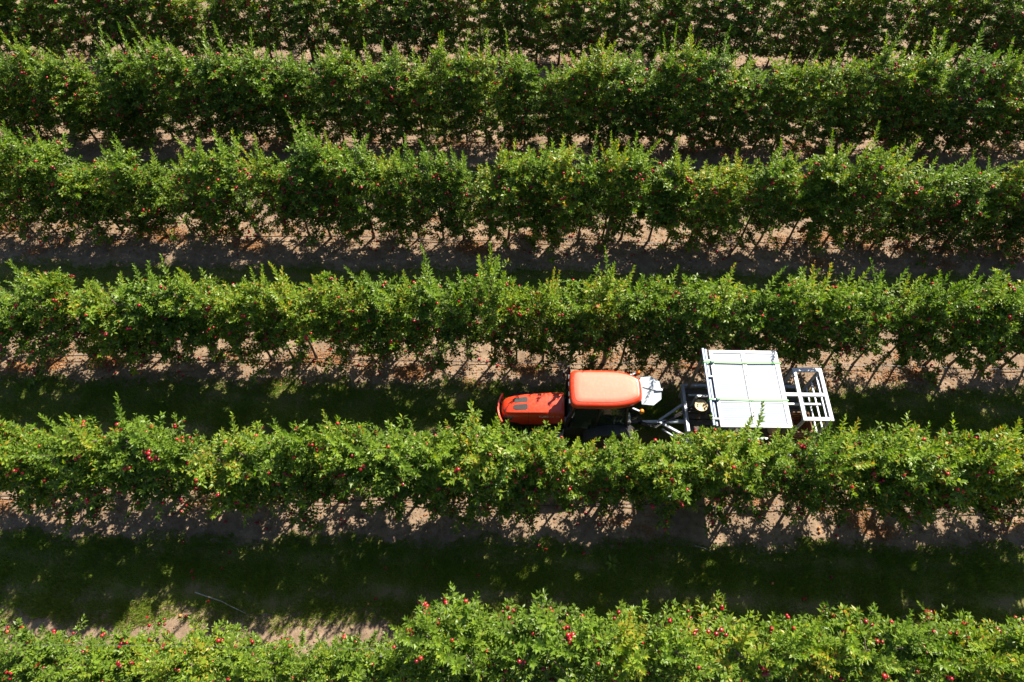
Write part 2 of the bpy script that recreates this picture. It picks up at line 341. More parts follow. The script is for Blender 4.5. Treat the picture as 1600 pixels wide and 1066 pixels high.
def make_tree(seed, tall=0, thin=1.0, z0=.7):
    g = np.random.default_rng(seed); u = g.uniform
    Ht = 2.92 + u(-.15, .15)
    lean = np.array([u(-.08, .08), u(-.08, .08), 0])
    def leader(z): t = z / Ht; return np.array([lean[0] * t + .03 * math.sin(3 * t + seed), lean[1] * t + .03 * math.cos(4 * t + seed), z])
    tr = MB(); zs = np.linspace(-.06, Ht, 11)
    tr.tube([leader(z) for z in zs], [.034 * (1 - .72 * i / 10) * (1.35 if i == 0 else 1) for i in range(11)], 7)
    B, A, Nn, Ln, Wd, Ti, spots = [], [], [], [], [], [], []
    def put(p, ax, l, tint, roll=.6, upv=(0, 0, 1)):
        ax = ax / (np.linalg.norm(ax) + 1e-9); nn = np.array(upv, float) + g.normal(0, roll, 3)
        B.append(p); A.append(ax); Nn.append(nn); Ln.append(l); Wd.append(l * u(.34, .47)); Ti.append(tint)
    def rosette(p, out, k, size, tint):
        a0 = u(0, 6.28)
        for i in range(k):
            a = a0 + i * 2.4 + u(-.3, .3); el = u(-.25, .85)
            d = np.array([math.cos(a) * math.cos(el), math.sin(a) * math.cos(el), math.sin(el)]) + out * .45
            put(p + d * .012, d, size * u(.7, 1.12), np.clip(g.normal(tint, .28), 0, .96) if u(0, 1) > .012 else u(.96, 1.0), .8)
    def shoot(p, d, length, tint, step=.019):
        d = d / np.linalg.norm(d); n = max(3, int(length / step)); s1 = np.cross(d, [.3, .9, .1]); s1 /= np.linalg.norm(s1); s2 = np.cross(d, s1)
        bend = g.normal(0, .10, 3); path = []
        for i in range(n):
            t = i / (n - 1); q = p + d * length * t + bend * length * t * t; path.append(q)
            a = i * 2.4 + seed; rad = s1 * math.cos(a) + s2 * math.sin(a)
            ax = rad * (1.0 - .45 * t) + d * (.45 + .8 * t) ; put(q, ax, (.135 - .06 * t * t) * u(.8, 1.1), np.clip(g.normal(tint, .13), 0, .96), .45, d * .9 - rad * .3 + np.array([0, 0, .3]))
        tr.tube([path[0], path[n // 2], path[-1]], [.006, .0045, .002], 4, False)
    nl = int(41 * thin)
    az = u(0, 6.28)
    for i in range(nl):
        t = (i + u(-.3, .3)) / nl; z = z0 + (Ht - z0 - .06) * max(0, t) ** .95; az += 2.4 + u(-.5, .5)
        if z0 > .5 and z < 1.15 and u(0, 1) < .5: continue
        L = (.72 - .34 * t * t) * u(.5, 1.3)
        o = np.array([math.cos(az) * .85, math.sin(az), 0]); p0 = leader(z)
        p1 = p0 + o * L * .55 + np.array([0, 0, L * u(.1, .45)]); p2 = p0 + o * L + np.array([0, 0, L * u(-.27, .38)])
        pts = bez(p0, p1, p2, 12); tr.tube([pts[0], pts[4], pts[8], pts[11]], [.013, .010, .007, .004], 5, False)
        tone = .25 + .24 * t + g.normal(0, .06)  # leaf tint rises with height: shade low in the crown put into the colour
        for j in range(2, 12):
            if u(0, 1) < .93:
                side = np.cross(o, [0, 0, 1]) * u(-.08, .08) + np.array([0, 0, u(-.07, .05)])
                q = pts[j] + side; rosette(q, o * (j / 11), int(u(10, 16)), u(.075, .122), tone)
                if j > 6 and u(0, 1) < .5: spots.append(q + o * u(.02, .11) + np.array([0, 0, u(-.05, .08)]))
        for s_ in range(3):
            j = int(u(4, 11)); d = np.cross(o, [0, 0, 1]) * g.choice([-1, 1]) + o * .5 + np.array([0, 0, u(-.2, .6)]); Ls = u(.12, .30)
            for q in [pts[j] + d / np.linalg.norm(d) * Ls * f for f in (.35, .7, 1)]: rosette(q, d * .4, int(u(5, 8)), u(.08, .11), tone)
            if u(0, 1) < .35: spots.append(pts[j] + d * Ls * .5 + np.array([0, 0, -.06]))
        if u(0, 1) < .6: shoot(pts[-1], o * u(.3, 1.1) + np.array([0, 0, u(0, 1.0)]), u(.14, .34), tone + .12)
    ns = 9 + tall
    for i in range(ns):
        z = Ht - abs(g.normal(0, .32)); a = u(0, 6.28); ln = u(.28, .70) if i >= tall else u(.65, .9)
        if i == 0: z = Ht; ln = max(ln, .5)
        shoot(leader(z) + np.array([math.cos(a), math.sin(a), 0]) * u(.0, .28), np.array([math.cos(a) * .3, math.sin(a) * .3, 1]), ln, .66 + g.normal(0, .06))  # young shoots paler, sunlit brightness of the tips put into the tint too
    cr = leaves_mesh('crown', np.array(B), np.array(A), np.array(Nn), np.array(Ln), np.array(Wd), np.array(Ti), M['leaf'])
    # apples, singly and in clusters
    sp = np.array(spots); g.shuffle(sp); P = []
    for q in sp[:int(u(48, 76) * (1.3 if z0 < .5 else 1))]:
        for c in range(g.choice([1, 1, 2, 2, 3])): P.append(q + (g.normal(0, .042, 3) if c else 0))
    P = np.array(P); ap = apples_mesh('apples', P, g.uniform(.028, .037, len(P)), np.clip(g.beta(1.6, 2.2, len(P)), 0, 1), M['apple'])
    tm = bpy.data.meshes.new('trunk'); tm.from_pydata(tr.v, [], tr.f); tm.materials.append(M['bark'])
    for p in tm.polygons: p.use_smooth = True
    return tm, cr, ap

KINDS_ = [make_tree(100 + i, tall=(0, 1, 1, 0, 3, 2)[i % 6], thin=(1.05, 1.1, .85, .6, 1.02, .74)[(i // 2) % 6], z0=.52) for i in range(18)]
LOWKINDS = [make_tree(300 + i, tall=(0, 1, 1, 0, 2, 1)[i % 6], thin=(1, 1.05, .9, .75)[(i // 2) % 4], z0=.36) for i in range(12)]

# ------------------------------------------------------------------ rows of trees
TOPS = {
 'F': [(-12, 4.0), (-9.4, 4.07), (-8.5, 4.38), (-7.7, 4.6), (-6.85, 4.4), (-6.46, 3.73), (-6.1, 3.2), (-4.6, 4.2), (-3.4, 4.4), (-2.9, 3.5), (-2.1, 3.87), (-1.3, 4.5), (-.56, 4.35), (.36, 4.35), (.92, 3.35), (1.44, 4.1), (2.2, 3.95), (2.7, 3.85), (3.2, 3.6), (3.5, 4.6), (4.4, 3.8), (5, 4.0), (5.8, 4.2), (6.4, 3.9), (6.8, 4.8), (7.6, 4.1), (8.3, 4.8), (9, 4.4), (12, 4.2)],
 'G': [(-11, 3.2), (-6, 3.1), (-2.2, 3.1), (-1.4, 4.2), (0, 4.0), (1.1, 4.1), (2.2, 4.0), (3.4, 3.6), (4.6, 3.6), (5.4, 4.4), (6.4, 4.0), (11, 4.0)],
 'D': [(-14, 3.5), (-11.3, 3.4), (-10, 3.66), (-9.3, 3.2), (-7.4, 3.6), (-6.5, 3.73), (-5.7, 3.4), (-4.6, 3.77), (-3.4, 3.33), (-2.8, 3.58), (-1.4, 3.84), (-.6, 3.97), (.7, 3.54), (1.95, 3.45), (2.7, 3.93), (4.1, 3.73), (5.3, 3.53), (6.3, 4), (7.3, 4), (8.7, 3.5), (9.6, 3.85), (14, 3.9)]}
FSC = {'F': .94, 'G': 1.0, 'D': 1.05}
HALF = {'A': 18.0, 'B': 16.4, 'C': 14.9, 'D': 13.3, 'F': 11.6, 'G': 9.6}
WHERE = {'A': 'the row along the top edge', 'B': 'the third row behind the tractor', 'C': 'the second row behind the tractor',
         'D': 'the row just behind the tractor', 'F': 'the row just below the tractor', 'G': 'the row along the bottom edge'}
def ordinal(n): return '%d%s' % (n, 'th' if 10 <= n % 100 <= 20 else {1: 'st', 2: 'nd', 3: 'rd'}.get(n % 10, 'th'))
STEP = .66
tree_n = 0
for rk, ry in ROWS.items():
    hx = HALF[rk]; x = -hx - 1.0; cnt = 0; out_n = {}
    while x < hx + 2.2:
        tx = x + random.uniform(-.12, .12); ty = ry + random.uniform(-.04, .04); x += STEP
        if rk in TOPS: hh = float(np.interp(tx, [p[0] for p in TOPS[rk]], [p[1] for p in TOPS[rk]])) * FSC[rk]
        else: hh = 3.65 + .22 * math.sin(tx * .9 + ry) + .18 * math.sin(tx * 2.3 + 2 * ry)
        hh += random.uniform(-.28, .26) * (1.5 if rk in 'FG' else 1)
        if rk == 'B' and -12.2 < tx < -11.6: hh *= .62
        if random.random() < .06: hh *= .82
        sz = hh / 3.6
        if rk == 'G': ty += -.22 if tx < -1.4 else .04
        tm, cr, ap = random.choice(LOWKINDS if rk in 'AB' or (rk == 'C' and random.random() < .45) else KINDS_)
        t = empty('apple_tree', (tx, ty, float(hgt(tx, ty))), random.choice([0, math.pi]) + random.uniform(-.6, .6))
        sxy = random.uniform(.82, 1.22) * (1 if rk != 'G' else .86 if tx < -1.4 else 1.13 if tx < 2.9 or 5 < tx < 6.2 else 1.0); t.scale = (sxy, sxy, sz)
        for nm, me in (('trunk', tm), ('crown', cr)): link(nm, me, t)
        tag(link('apples', ap, t), kind='stuff')
        if abs(tx) < hx:
            cnt += 1; tag(t, 'apple tree with red fruit, %s from the left in %s' % (ordinal(cnt), WHERE[rk]), 'apple tree', 'apple trees in ' + WHERE[rk])
        else:
            out_n[tx > 0] = out_n.get(tx > 0, 0) + 1; tag(t, '%s apple tree past the %s edge in %s' % (ordinal(out_n[tx > 0]), 'left' if tx < 0 else 'right', WHERE[rk]), 'apple tree', 'apple trees in ' + WHERE[rk])
        tree_n += 1
print('trees', tree_n)

# posts, drip lines, wires
PX = {'A': [-7, 3.26, 13.4], 'B': [-7.2, 2.97, 13.1], 'C': [-7.4, 2.7, 12.6], 'D': [-7.6, 2.4, 12.3], 'F': [-7.7, 2.2], 'G': [-2.2, 2.2]}
for rk, l in PX.items():
    for i, x in enumerate(l):
        side = ('leftmost', 'middle', 'rightmost')[i] if len(l) == 3 else ('left', 'right')[i]
        conc = rk == 'G'; h = 2.5
        m_ = MB()
        if conc: m_.box(-.038, .038, -.038, .038, -.1, h - .2)
        else: m_.tube([(0, 0, -.1), (.01, 0, 1.2), (0, .01, 2.4), (0, 0, h)], [.065, .062, .058, .055], 10)
        o = m_.build('trellis_post', M['concrete' if conc else 'post'], None, .008 if conc else 0, not conc)
        o.location = (x, ROWS[rk] - .02, 0); o.rotation_euler = (R(random.uniform(-1.5, 1.5)), R(random.uniform(-1.5, 1.5)), 0)
        tag(o, '%s %s trellis post, %s one in %s' % ('square grey' if conc else 'round brown', 'concrete' if conc else 'wooden', side, WHERE[rk]), 'post', 'trellis posts along the tree rows')
for rk, ry in ROWS.items():
    hx = HALF[rk] + 3
    xs_ = np.arange(-hx, hx, .5)
    m_ = MB().tube([(float(x), ry - .10 + .03 * math.sin(x * 1.3 + ry), .10 + .05 * math.sin(x * .9 + ry * 2) + float(hgt(x, ry))) for x in xs_], .0125, 6)
    tag(m_.build('drip_line', M['hose'], None, 0, True), 'black irrigation hose running low along %s' % WHERE[rk], 'hose', 'irrigation hoses')
    for z in (1.5, 2.7):
        m_ = MB().tube([(-hx, ry + .03, z), (0, ry + .03, z - .03), (hx, ry + .03, z)], .0016, 5)
        tag(m_.build('trellis_wire', M['wire']), '%s steel trellis wire threaded through %s' % ('upper' if z > 2 else 'lower', WHERE[rk]), 'wire', 'trellis wires')

# ------------------------------------------------------------------ fallen leaves and apples
def litter(rk, n):
    ry = ROWS[rk]; L = HALF[rk] + 1.5
    cx = rng.uniform(-L, L, int(L * 3)); cy = ry + rng.normal(-.1, .3, len(cx)); pw = rng.gamma(1.0, 1, len(cx)); pw /= pw.sum()
    pick = rng.choice(len(cx), n, p=pw); loose = rng.uniform(0, 1, n) < .3
    x = np.where(loose, rng.uniform(-L, L, n), cx[pick] + rng.normal(0, .2, n)); y = np.where(loose, ry + rng.normal(-.05, .4, n), cy[pick] + rng.normal(0, .10, n))
    z = hgt(x, y) + rng.uniform(.005, .03, n); a = rng.uniform(0, 6.283, n)
    B = np.stack([x, y, z], -1); A = np.stack([np.cos(a), np.sin(a), rng.normal(0, .25, n)], -1); Nn = np.array([0, 0, 1.]) + rng.normal(0, .35, (n, 3))
    ln = rng.uniform(.04, .075, n); return leaves_mesh('fallen_leaves', B, A, Nn, ln, ln * rng.uniform(.4, .6, n), np.clip(rng.beta(1.8, 1.8, n), 0, 1), M['litter'])
for rk, n in (('A', 6000), ('B', 8000), ('C', 19000), ('D', 11000), ('F', 5500), ('G', 1500)):
    tag(link('fallen_leaves', litter(rk, n)), 'orange brown dead leaves lying under %s' % WHERE[rk], 'leaves', kind='stuff')
# small clods and stones
def clods(n):
    x = rng.uniform(-17, 17, n); rk = rng.choice(list(ROWS.values()), n); y = rk + rng.uniform(-.85, .95, n); r_ = rng.gamma(1.5, .0075, n) + .004
    oc = np.array([(1, 0, 0), (0, 1, 0), (-1, 0, 0), (0, -1, 0), (0, 0, .7), (0, 0, -.7)]); of = np.array([(0, 1, 4), (1, 2, 4), (2, 3, 4), (3, 0, 4), (1, 0, 5), (2, 1, 5), (3, 2, 5), (0, 3, 5)])
    V = np.stack([x, y, hgt(x, y) + .3 * r_], -1)[:, None, :] + oc[None] * r_[:, None, None] * rng.uniform(.6, 1.3, (n, 6, 1))
    return np_mesh('soil_clods', V.reshape(-1, 3), (of[None] + (np.arange(n) * 6)[:, None, None]).reshape(-1, 3), M['soil'])
tag(link('soil_clods', clods(30000)), 'small clods and crumbs of dry soil along the rows', 'soil clods', kind='stuff')

AM = []
for i in range(5):
    v = random.uniform(0, 1); AM.append(apples_mesh('fallen_apple', np.zeros((1, 3)), np.array([.036]), np.array([(.2, .45, .6, .75, 1.0)[i]]), M['apple']))
nf = 0
def fallen(spots, where, group):
    global nf
    for k, (x, y) in enumerate(sorted(spots)):
        o = link('fallen_apple', AM[random.randrange(5)]); s = random.uniform(.85, 1.08); o.scale = (s, s, s); nf += 1
        o.location = (x, y, float(hgt(x, y)) + .032 * s); o.rotation_euler = (random.uniform(0, 1.6), random.uniform(-.6, .6), random.uniform(0, 6.3))
        tag(o, 'fallen apple, %s from the left %s' % (ordinal(k + 1), where), 'apple', group)
for rk, n in (('A', 8), ('B', 16), ('C', 60), ('D', 50), ('F', 50), ('G', 14)):
    ry = ROWS[rk]; c0 = 0; sp_ = []
    for i in range(n):
        if i % 4 == 0: c0 = random.uniform(-HALF[rk] * .93, HALF[rk] * .93)
        sp_.append((c0 + random.gauss(0, .35) if i % 4 else c0, ry + random.uniform(-.75, .25) if rk != 'G' else ry + random.uniform(.5, .95)))
    fallen(sp_, 'on the soil under ' + WHERE[rk], 'fallen apples under ' + WHERE[rk])
fallen([(random.uniform(-8.4, 8.6), random.uniform(2.3, 3.95)) for i in range(26)], 'in the open grass alley', 'fallen apples in the open grass alley')

# ------------------------------------------------------------------ tractor (nose to the left)
T = empty('tractor', (1.3, 6.78, 0)); tag(T, 'red orchard tractor with a cab, rear window propped open, towing a trailer', 'tractor')
def rounded(poly, it=3):
    p = [Vector(q) for q in poly]
    for _ in range(it):
        q = []
        for i in range(len(p)):
            a, b_ = p[i], p[(i + 1) % len(p)]; q += [a * .75 + b_ * .25, a * .25 + b_ * .75]
        p = q
    return p
# roof
ro = [(-.02, -.33), (-.02, .33), (.06, .445), (.22, .45), (.7, .455), (1.0, .445), (1.30, .385), (1.51, .275), (1.56, .20), (1.56, -.20), (1.51, -.275), (1.30, -.385), (1.0, -.445), (.7, -.455), (.22, -.45), (.06, -.445)]
ro2 = rounded([(a, b_) for a, b_ in ro], 2); cen = Vector((.78, 0))
def roof_ring(off, z, crown=0):
    out_ = []
    kx, ky = (.79 - off) / .79, (.455 - off) / .455
    for p in ro2:
        d = p - cen; q = cen + Vector((d.x * kx, d.y * ky)); out_.append((q.x, q.y, z + crown * (1 - (q.y / .45) ** 2)))
    return out_
m_ = MB().loft([roof_ring(.05, 2.07), roof_ring(.0, 2.09), roof_ring(-.012, 2.13), roof_ring(.0, 2.18), roof_ring(.022, 2.215), roof_ring(.05, 2.235), roof_ring(.075, 2.243)])
cab_roof = m_.build('cab_roof', M['red'], T, 0, True)
m_ = MB().loft([roof_ring(.088, 2.22), roof_ring(.088, 2.250), roof_ring(.10, 2.260), roof_ring(.2, 2.264, .004), roof_ring(.34, 2.268, .006), roof_ring(.43, 2.27, .006)])
m_.build('roof_panel', M['roofred'], cab_roof, 0, True)
# hood
def hood_ring(x, hw, zt, zb, sh):
    pts = [(-hw * .97, zb), (-hw, zb + .10), (-hw * 1.0, zt - sh * 1.3), (-hw * .93, zt - sh * .55), (-hw * .80, zt - sh * .12), (-hw * .5, zt), (0, zt + .012),
           (hw * .5, zt), (hw * .80, zt - sh * .12), (hw * .93, zt - sh * .55), (hw * 1.0, zt - sh * 1.3), (hw, zb + .10), (hw * .97, zb)]
    return [(x, y, z) for y, z in pts]
hr = [(-1.52, .09, 1.14, .80, .08), (-1.505, .145, 1.20, .78, .10), (-1.46, .195, 1.26, .77, .12), (-1.38, .232, 1.305, .77, .13), (-1.25, .255, 1.345, .77, .13), (-1.0, .278, 1.39, .80, .12), (-.6, .295, 1.43, .86, .11), (-.3, .30, 1.452, .92, .08), (-.12, .297, 1.46, .95, .08), (-.085, .29, 1.455, .95, .08)]
hood = MB().loft([hood_ring(*r) for r in hr]).build('hood', M['red'], T, 0, True)
def on_hood(x): return float(np.interp(x, [r[0] for r in hr], [r[2] for r in hr]))
for s in (-1, 1):
    pl = [(-1.25, .045), (-1.19, .025), (-.95, .025), (-.92, .045), (-.92, .14), (-.97, .165), (-1.18, .15), (-1.25, .12)]
    zz = lambda x, y: on_hood(x) + .012 * (1 - min(1, y / .15)) - .008 * max(0, (y - .13) / .05)
    MB().loft([[(x, s * y, zz(x, y) - .01) for x, y in pl], [(x, s * y, zz(x, y) + .006) for x, y in pl]]).build('hood_vent', M['vent'], hood)
    pl = [(-.38, .06), (-.20, .06), (-.20, .19), (-.34, .19)]
    MB().loft([[(x, s * y, zz(x, y) - .01) for x, y in pl], [(x, s * y, zz(x, y) + .009) for x, y in pl]]).build('hood_inset', M['red'], hood, .004)
    hl = MB().loft([[(-1.52, s * .09, .98), (-1.45, s * .215, .98), (-1.30, s * .258, 1.0)], [(-1.525, s * .10, 1.08), (-1.45, s * .22, 1.10), (-1.27, s * .265, 1.12)], [(-1.50, s * .12, 1.17), (-1.44, s * .205, 1.18), (-1.24, s * .262, 1.17)]], False)
    o = hl.build('headlight', M['lamp'], T, 0, True); sm = o.modifiers.new('s', 'SOLIDIFY'); sm.thickness = .02
# front guard: curved bar standing clear of the nose
arc = [(-1.60 + .10 * (abs(y) / .36) ** 2, y) for y in np.linspace(-.36, .36, 13)]
MB().loft([[(x - .028, y, .92), (x + .016, y, .92), (x + .02, y, 1.16), (x - .02, y, 1.18)] for x, y in arc]).build('front_guard', M['red'], T, .006)
for y in (-.2, .2): MB().beam((-1.56, y, .95), (-1.1, y, .70), .05, .08).build('guard_bracket', M['dark'], T)
for x_ in (-.44, -.9):
    MB().loft([hood_ring(x_, *[float(np.interp(x_, [q[0] for q in hr], [q[k] for q in hr])) + (.0025 if k < 3 else 0) for k in (1, 2, 3, 4)]), hood_ring(x_ + .007, *[float(np.interp(x_ + .007, [q[0] for q in hr], [q[k] for q in hr])) + (.0025 if k < 3 else 0) for k in (1, 2, 3, 4)])]).build('hood_seam', M['black'], hood)
for y_ in (-.30, -.12, .12, .30):
    MB().box(-.045, .0, y_ - .055, y_ + .055, 2.10, 2.16).build('work_light', M['lamp'], cab_roof, .01)
MB().tube([(.02, .50, .95), (.0, .52, 1.4), (.0, .52, 2.05), (-.03, .54, 2.2)], [.03, .045, .03, .028], 12).build('exhaust_pipe', M['dark'], T, 0, True)
# lettering on the near side of the hood
def text(body, size, loc, rot, mat, parent, sx=1.0, name='lettering'):
    cu = bpy.data.curves.new(name, 'FONT'); cu.body = body; cu.size = size; cu.extrude = .002; cu.align_x = 'LEFT'; cu.space_character = 1.05
    o = bpy.data.objects.new(name, cu); C.objects.link(o); o.location = loc; o.rotation_euler = rot; o.scale = (sx, 1, 1); cu.materials.append(mat)
    me = bpy.data.meshes.new_from_object(o.evaluated_get(bpy.context.evaluated_depsgraph_get())); bpy.data.objects.remove(o)
    if not me.materials: me.materials.append(mat)
    o = link(name, me, parent); o.location = loc; o.rotation_euler = rot; o.scale = (sx, 1, 1); return o
text('KUBOTA', .072, (-.66, -.304, 1.285), (R(72), R(-2.5), 0), M['letter'], hood, 1.15)
text('M5', .06, (-.27, -.308, 1.30), (R(72), R(-2), 0), M['white'], hood, 1.2)
# chassis
MB().box(-1.40, -.1, -.16, .16, .45, .84).box(-.1, 1.35, -.2, .2, .42, .8).build('engine_block', M['dark'], T, .03)
MB().box(-1.45, -.15, -.265, .265, .78, .90).build('hood_skirt', M['black'], T, .02)
MB().beam((-1.0, -.5, .37), (-1.0, .5, .37), .10, .12).build('front_axle', M['dark'], T, .01)
MB().beam((1.0, -.42, .58), (1.0, .42, .58), .18, .2).build('rear_axle', M['dark'], T, .02)
def wheel(parent, c, rad, wid, lugs, rim_r, side):
    o = MB(); h = wid / 2
    o.lathe([(rim_r, -h * .8), (rad * .86, -h), (rad * .95, -h * .82), (rad * .965, 0), (rad * .95, h * .82), (rad * .86, h), (rim_r, h * .8)], 36, 'y', c)
    tyre = o.build('tyre', M['rubber'], parent, 0, True)
    lg = MB()
    for k in range(lugs):
        for s in (-1, 1):
            a = 2 * math.pi * (k + (.5 if s > 0 else 0)) / lugs; b_ = a + .20 * s * 0 + .22
            p0 = (c[0] + rad * .965 * math.cos(a), c[1] + s * h * .05, c[2] + rad * .965 * math.sin(a)); p1 = (c[0] + rad * .945 * math.cos(b_), c[1] + s * h * .95, c[2] + rad * .945 * math.sin(b_))
            lg.beam(p0, p1, .035 * rad / .55, .06 * rad / .55, (math.cos(a), 0, math.sin(a)))
    lg.build('tread_lugs', M['rubber'], tyre)
    MB().lathe([(rim_r * 1.02, -h * .75), (rim_r * .95, -h * .3), (rim_r * .5, side * h * .1), (.10, side * h * .35), (.09, side * h * .5), (.03, side * h * .52)] if side > 0 else [(.03, -h * .52), (.09, -h * .5), (.10, -h * .35), (rim_r * .5, -h * .1), (rim_r * .95, h * .3), (rim_r * 1.02, h * .75)], 28, 'y', c).build('rim', M['rim'], tyre, 0, True)
for s in (-1, 1):
    wheel(T, (1.0, s * .56, .58), .58, .30, 18, .33, s)
    wheel(T, (-1.0, s * .52, .385), .385, .22, 16, .21, s)
    # rear fender
    f_ = MB(); rings = []
    for a in np.linspace(R(25), R(160), 12):
        r_ = .645; x, z = 1.0 + r_ * math.cos(a), .58 + r_ * math.sin(a); x2, z2 = 1.0 + (r_ + .02) * math.cos(a), .58 + (r_ + .02) * math.sin(a)
        rings.append([(x, s * .36, z), (x2, s * .36, z2), (x2, s * .70, z2), (x, s * .715, z - .03)])
    f_.loft(rings).build('rear_fender', M['dark'], T, .006)
    MB().box(1.50, 1.56, s * .60 - .09, s * .60 + .09, .86, .98).build('tail_light_box', M['black'], T, .008)
    MB().box(1.556, 1.585, s * .60 - .075, s * .60 + .0, .87, .97).build('tail_light', M['redlens'], T, .008)
    MB().box(1.556, 1.585, s * .60 + .004, s * .60 + .075, .87, .97).build('turn_signal', M['amber'], T, .008)
    # roof lamps on stalks
    MB().beam((1.34, s * .40, 2.06), (1.50, s * .47, 2.05), .035, .03).build('lamp_bracket', M['white'], T, .005)
    b2 = MB().lathe([(.045, 2.0), (.05, 2.02), (.05, 2.08), (.035, 2.115), (.012, 2.125)], 14, 'z', (1.545, s * .48, 0)).build('rear_lamp', M['amber'], T, 0, True)
    # pillars
    for (x0, x1, y1) in ((-.02, .10, .40), (.62, .66, .44), (1.36, 1.24, .40)):
        MB().beam((x0, s * .36 if x0 < 0 else s * .44, .95), (x1, s * y1, 2.10), .055, .05, (0, 1, 0)).build('pillar', M['black'], T, .008)
    MB().loft([[(.04, s * .435, 1.0), (.60, s * .452, 1.0), (.62, s * .44, 2.06), (.14, s * .415, 2.06)], [(.04, s * .44, 1.0), (.60, s * .457, 1.0), (.62, s * .445, 2.06), (.14, s * .42, 2.06)]]).build('door_glass', M['glass'], T)
    MB().loft([[(.68, s * .452, 1.05), (1.33, s * .43, 1.22), (1.22, s * .405, 2.06), (.68, s * .44, 2.06)], [(.68, s * .457, 1.05), (1.33, s * .435, 1.22), (1.22, s * .41, 2.06), (.68, s * .445, 2.06)]]).build('quarter_glass', M['glass'], T)
    MB().box(-.02, .62, s * .40 - .04, s * .40 + .05, .55, .98).build('door_panel', M['black'], T, .02)
    st = MB()
    for z, y in ((.36, .52), (.62, .47)): st.box(-.34, -.06, s * y - .08, s * y + .08, z, z + .03)
    st.beam((-.32, s * .5, .36), (-.32, s * .42, .86), .03).beam((-.08, s * .5, .36), (-.08, s * .42, .86), .03)
    st.build('step', M['greymet'], T, .004)
    # mirrors
    mr = MB().beam((.02, s * .42, 1.9), (-.10, s * .60, 1.85), .02).build('mirror_arm', M['black'], T)
    MB().box(-.13, -.09, s * .60 - .06, s * .60 + .06, 1.66, 1.88).build('mirror', M['black'], T, .012)
MB().loft([[(-.06, -.34, 1.0), (-.06, .34, 1.0), (.08, .36, 2.06), (.08, -.36, 2.06)], [(-.052, -.34, 1.0), (-.052, .34, 1.0), (.088, .36, 2.06), (.088, -.36, 2.06)]]).build('windscreen', M['glass'], T)
MB().box(-.05, 1.35, -.42, .42, .80, .86).build('cab_floor', M['black'], T, .01)
MB().box(-.03, .18, -.3, .3, .86, 1.18).build('dashboard', M['black'], T, .04)
seat = MB().box(.72, 1.12, -.2, .2, 1.08, 1.2).build('driver_seat', M['seat'], T, .04)
MB().box(1.06, 1.18, -.2, .2, 1.15, 1.62).build('seat_back', M['seat'], seat, .04)
MB().tube([(.42 + .16 * math.cos(a) * .8, .17 * math.sin(a), 1.34 + .1 * math.cos(a)) for a in np.linspace(0, 6.283, 20)], .013, 6).beam((.2, 0, 1.15), (.42, 0, 1.34), .03).build('steering_wheel', M['black'], T)
# rear window swung up
wp = [(1.55, -.33), (1.55, .33), (1.80, .345), (1.98, .21), (2.0, .0), (1.98, -.22), (1.80, -.365)]
wz = lambda x: 2.10 + .10 * (x - 1.55)
rw = MB().loft([[(x, y, wz(x)) for x, y in wp], [(x, y, wz(x) + .008) for x, y in wp]]).build('rear_window', M['paleglass'], T)
MB().box(1.86, 2.02, -.035, .02, wz(1.95) + .012, wz(1.95) + .055).build('wiper_motor', M['white'], rw, .008)
MB().beam((1.60, .08, wz(1.6) + .014), (1.86, -.01, wz(1.86) + .016), .012).build('wiper', M['black'], rw)
for s in (-1, 1): MB().tube([(1.36, s * .34, 1.75), (1.74, s * .31, wz(1.74) - .01)], .011, 6).build('gas_strut', M['dark'], rw)
# rear linkage
for s in (-1, 1):
    MB().beam((1.2, s * .18, .62), (1.75, s * .26, .50), .05, .07).build('lift_arm', M['dark'], T, .006)
    MB().beam((1.35, s * .2, 1.0), (1.62, s * .24, .54), .035).build('lift_rod', M['dark'], T, .006)
MB().box(1.3, 1.85, -.05, .05, .42, .47).build('drawbar_hitch', M['dark'], T, .006)
MB().box(1.36, 1.46, -.36, -.10, .9, 1.18).build('hydraulic_valves', M['greymet'], T, .02)
for i in range(4): MB().tube([(1.45, -.12 - .05 * i, 1.05), (1.62, -.1 - .04 * i, 1.15), (1.74, -.06 - .02 * i, .9), (1.85, -.02 * i, .55)], .012, 6).build('hydraulic_hose', M['hose'], T, 0, True)

# ------------------------------------------------------------------ harvest trailer
TX, TY = 5.5, 6.74
K = empty('harvest_trailer', (TX, TY, 0)); tag(K, 'silver harvest trailer with flat white panelled canopy hitched behind the tractor', 'trailer')
def L_(x, y, z): return (x - TX, y - TY, z)
MB().beam(L_(3.12, 6.73, .52), L_(4.16, 6.73, .60), .075, .09).build('drawbar', M['galv'], K, .008)
MB().beam(L_(3.55, 6.75, .60), L_(4.13, 7.12, .72), .06, .07).build('drawbar_brace', M['galv'], K, .008)
MB().beam(L_(3.55, 6.70, .60), L_(4.14, 6.27, .72), .06, .07).build('drawbar_brace', M['galv'], K, .008)
MB().beam(L_(3.62, 6.60, .45), L_(4.14, 6.15, .55), .04, .05).build('drawbar_brace', M['galv'], K, .008)
MB().lathe([(.03, .46), (.055, .47), (.055, .56), (.03, .57)], 12, 'z', L_(3.12, 6.73, 0)).build('tow_eye', M['dark'], K, 0, True)
cb = MB().beam(L_(4.16, 5.85, .78), L_(4.16, 7.62, .78), .075, .10).build('front_crossbeam', M['galv'], K, .008)
MB().beam(L_(4.19, 6.2, .5), L_(4.19, 7.55, .5), .05, .08).build('lower_crossbeam', M['galv'], K, .008)
for y in (5.85, 7.6): MB().beam(L_(4.2, y, .78), L_(7.02, y, .78), .07, .09).build('side_beam', M['galv'], K, .008)
MB().beam(L_(4.28, 7.36, .74), L_(4.75, 7.36, .74), .05, .05).build('inner_beam', M['galv'], K, .006)
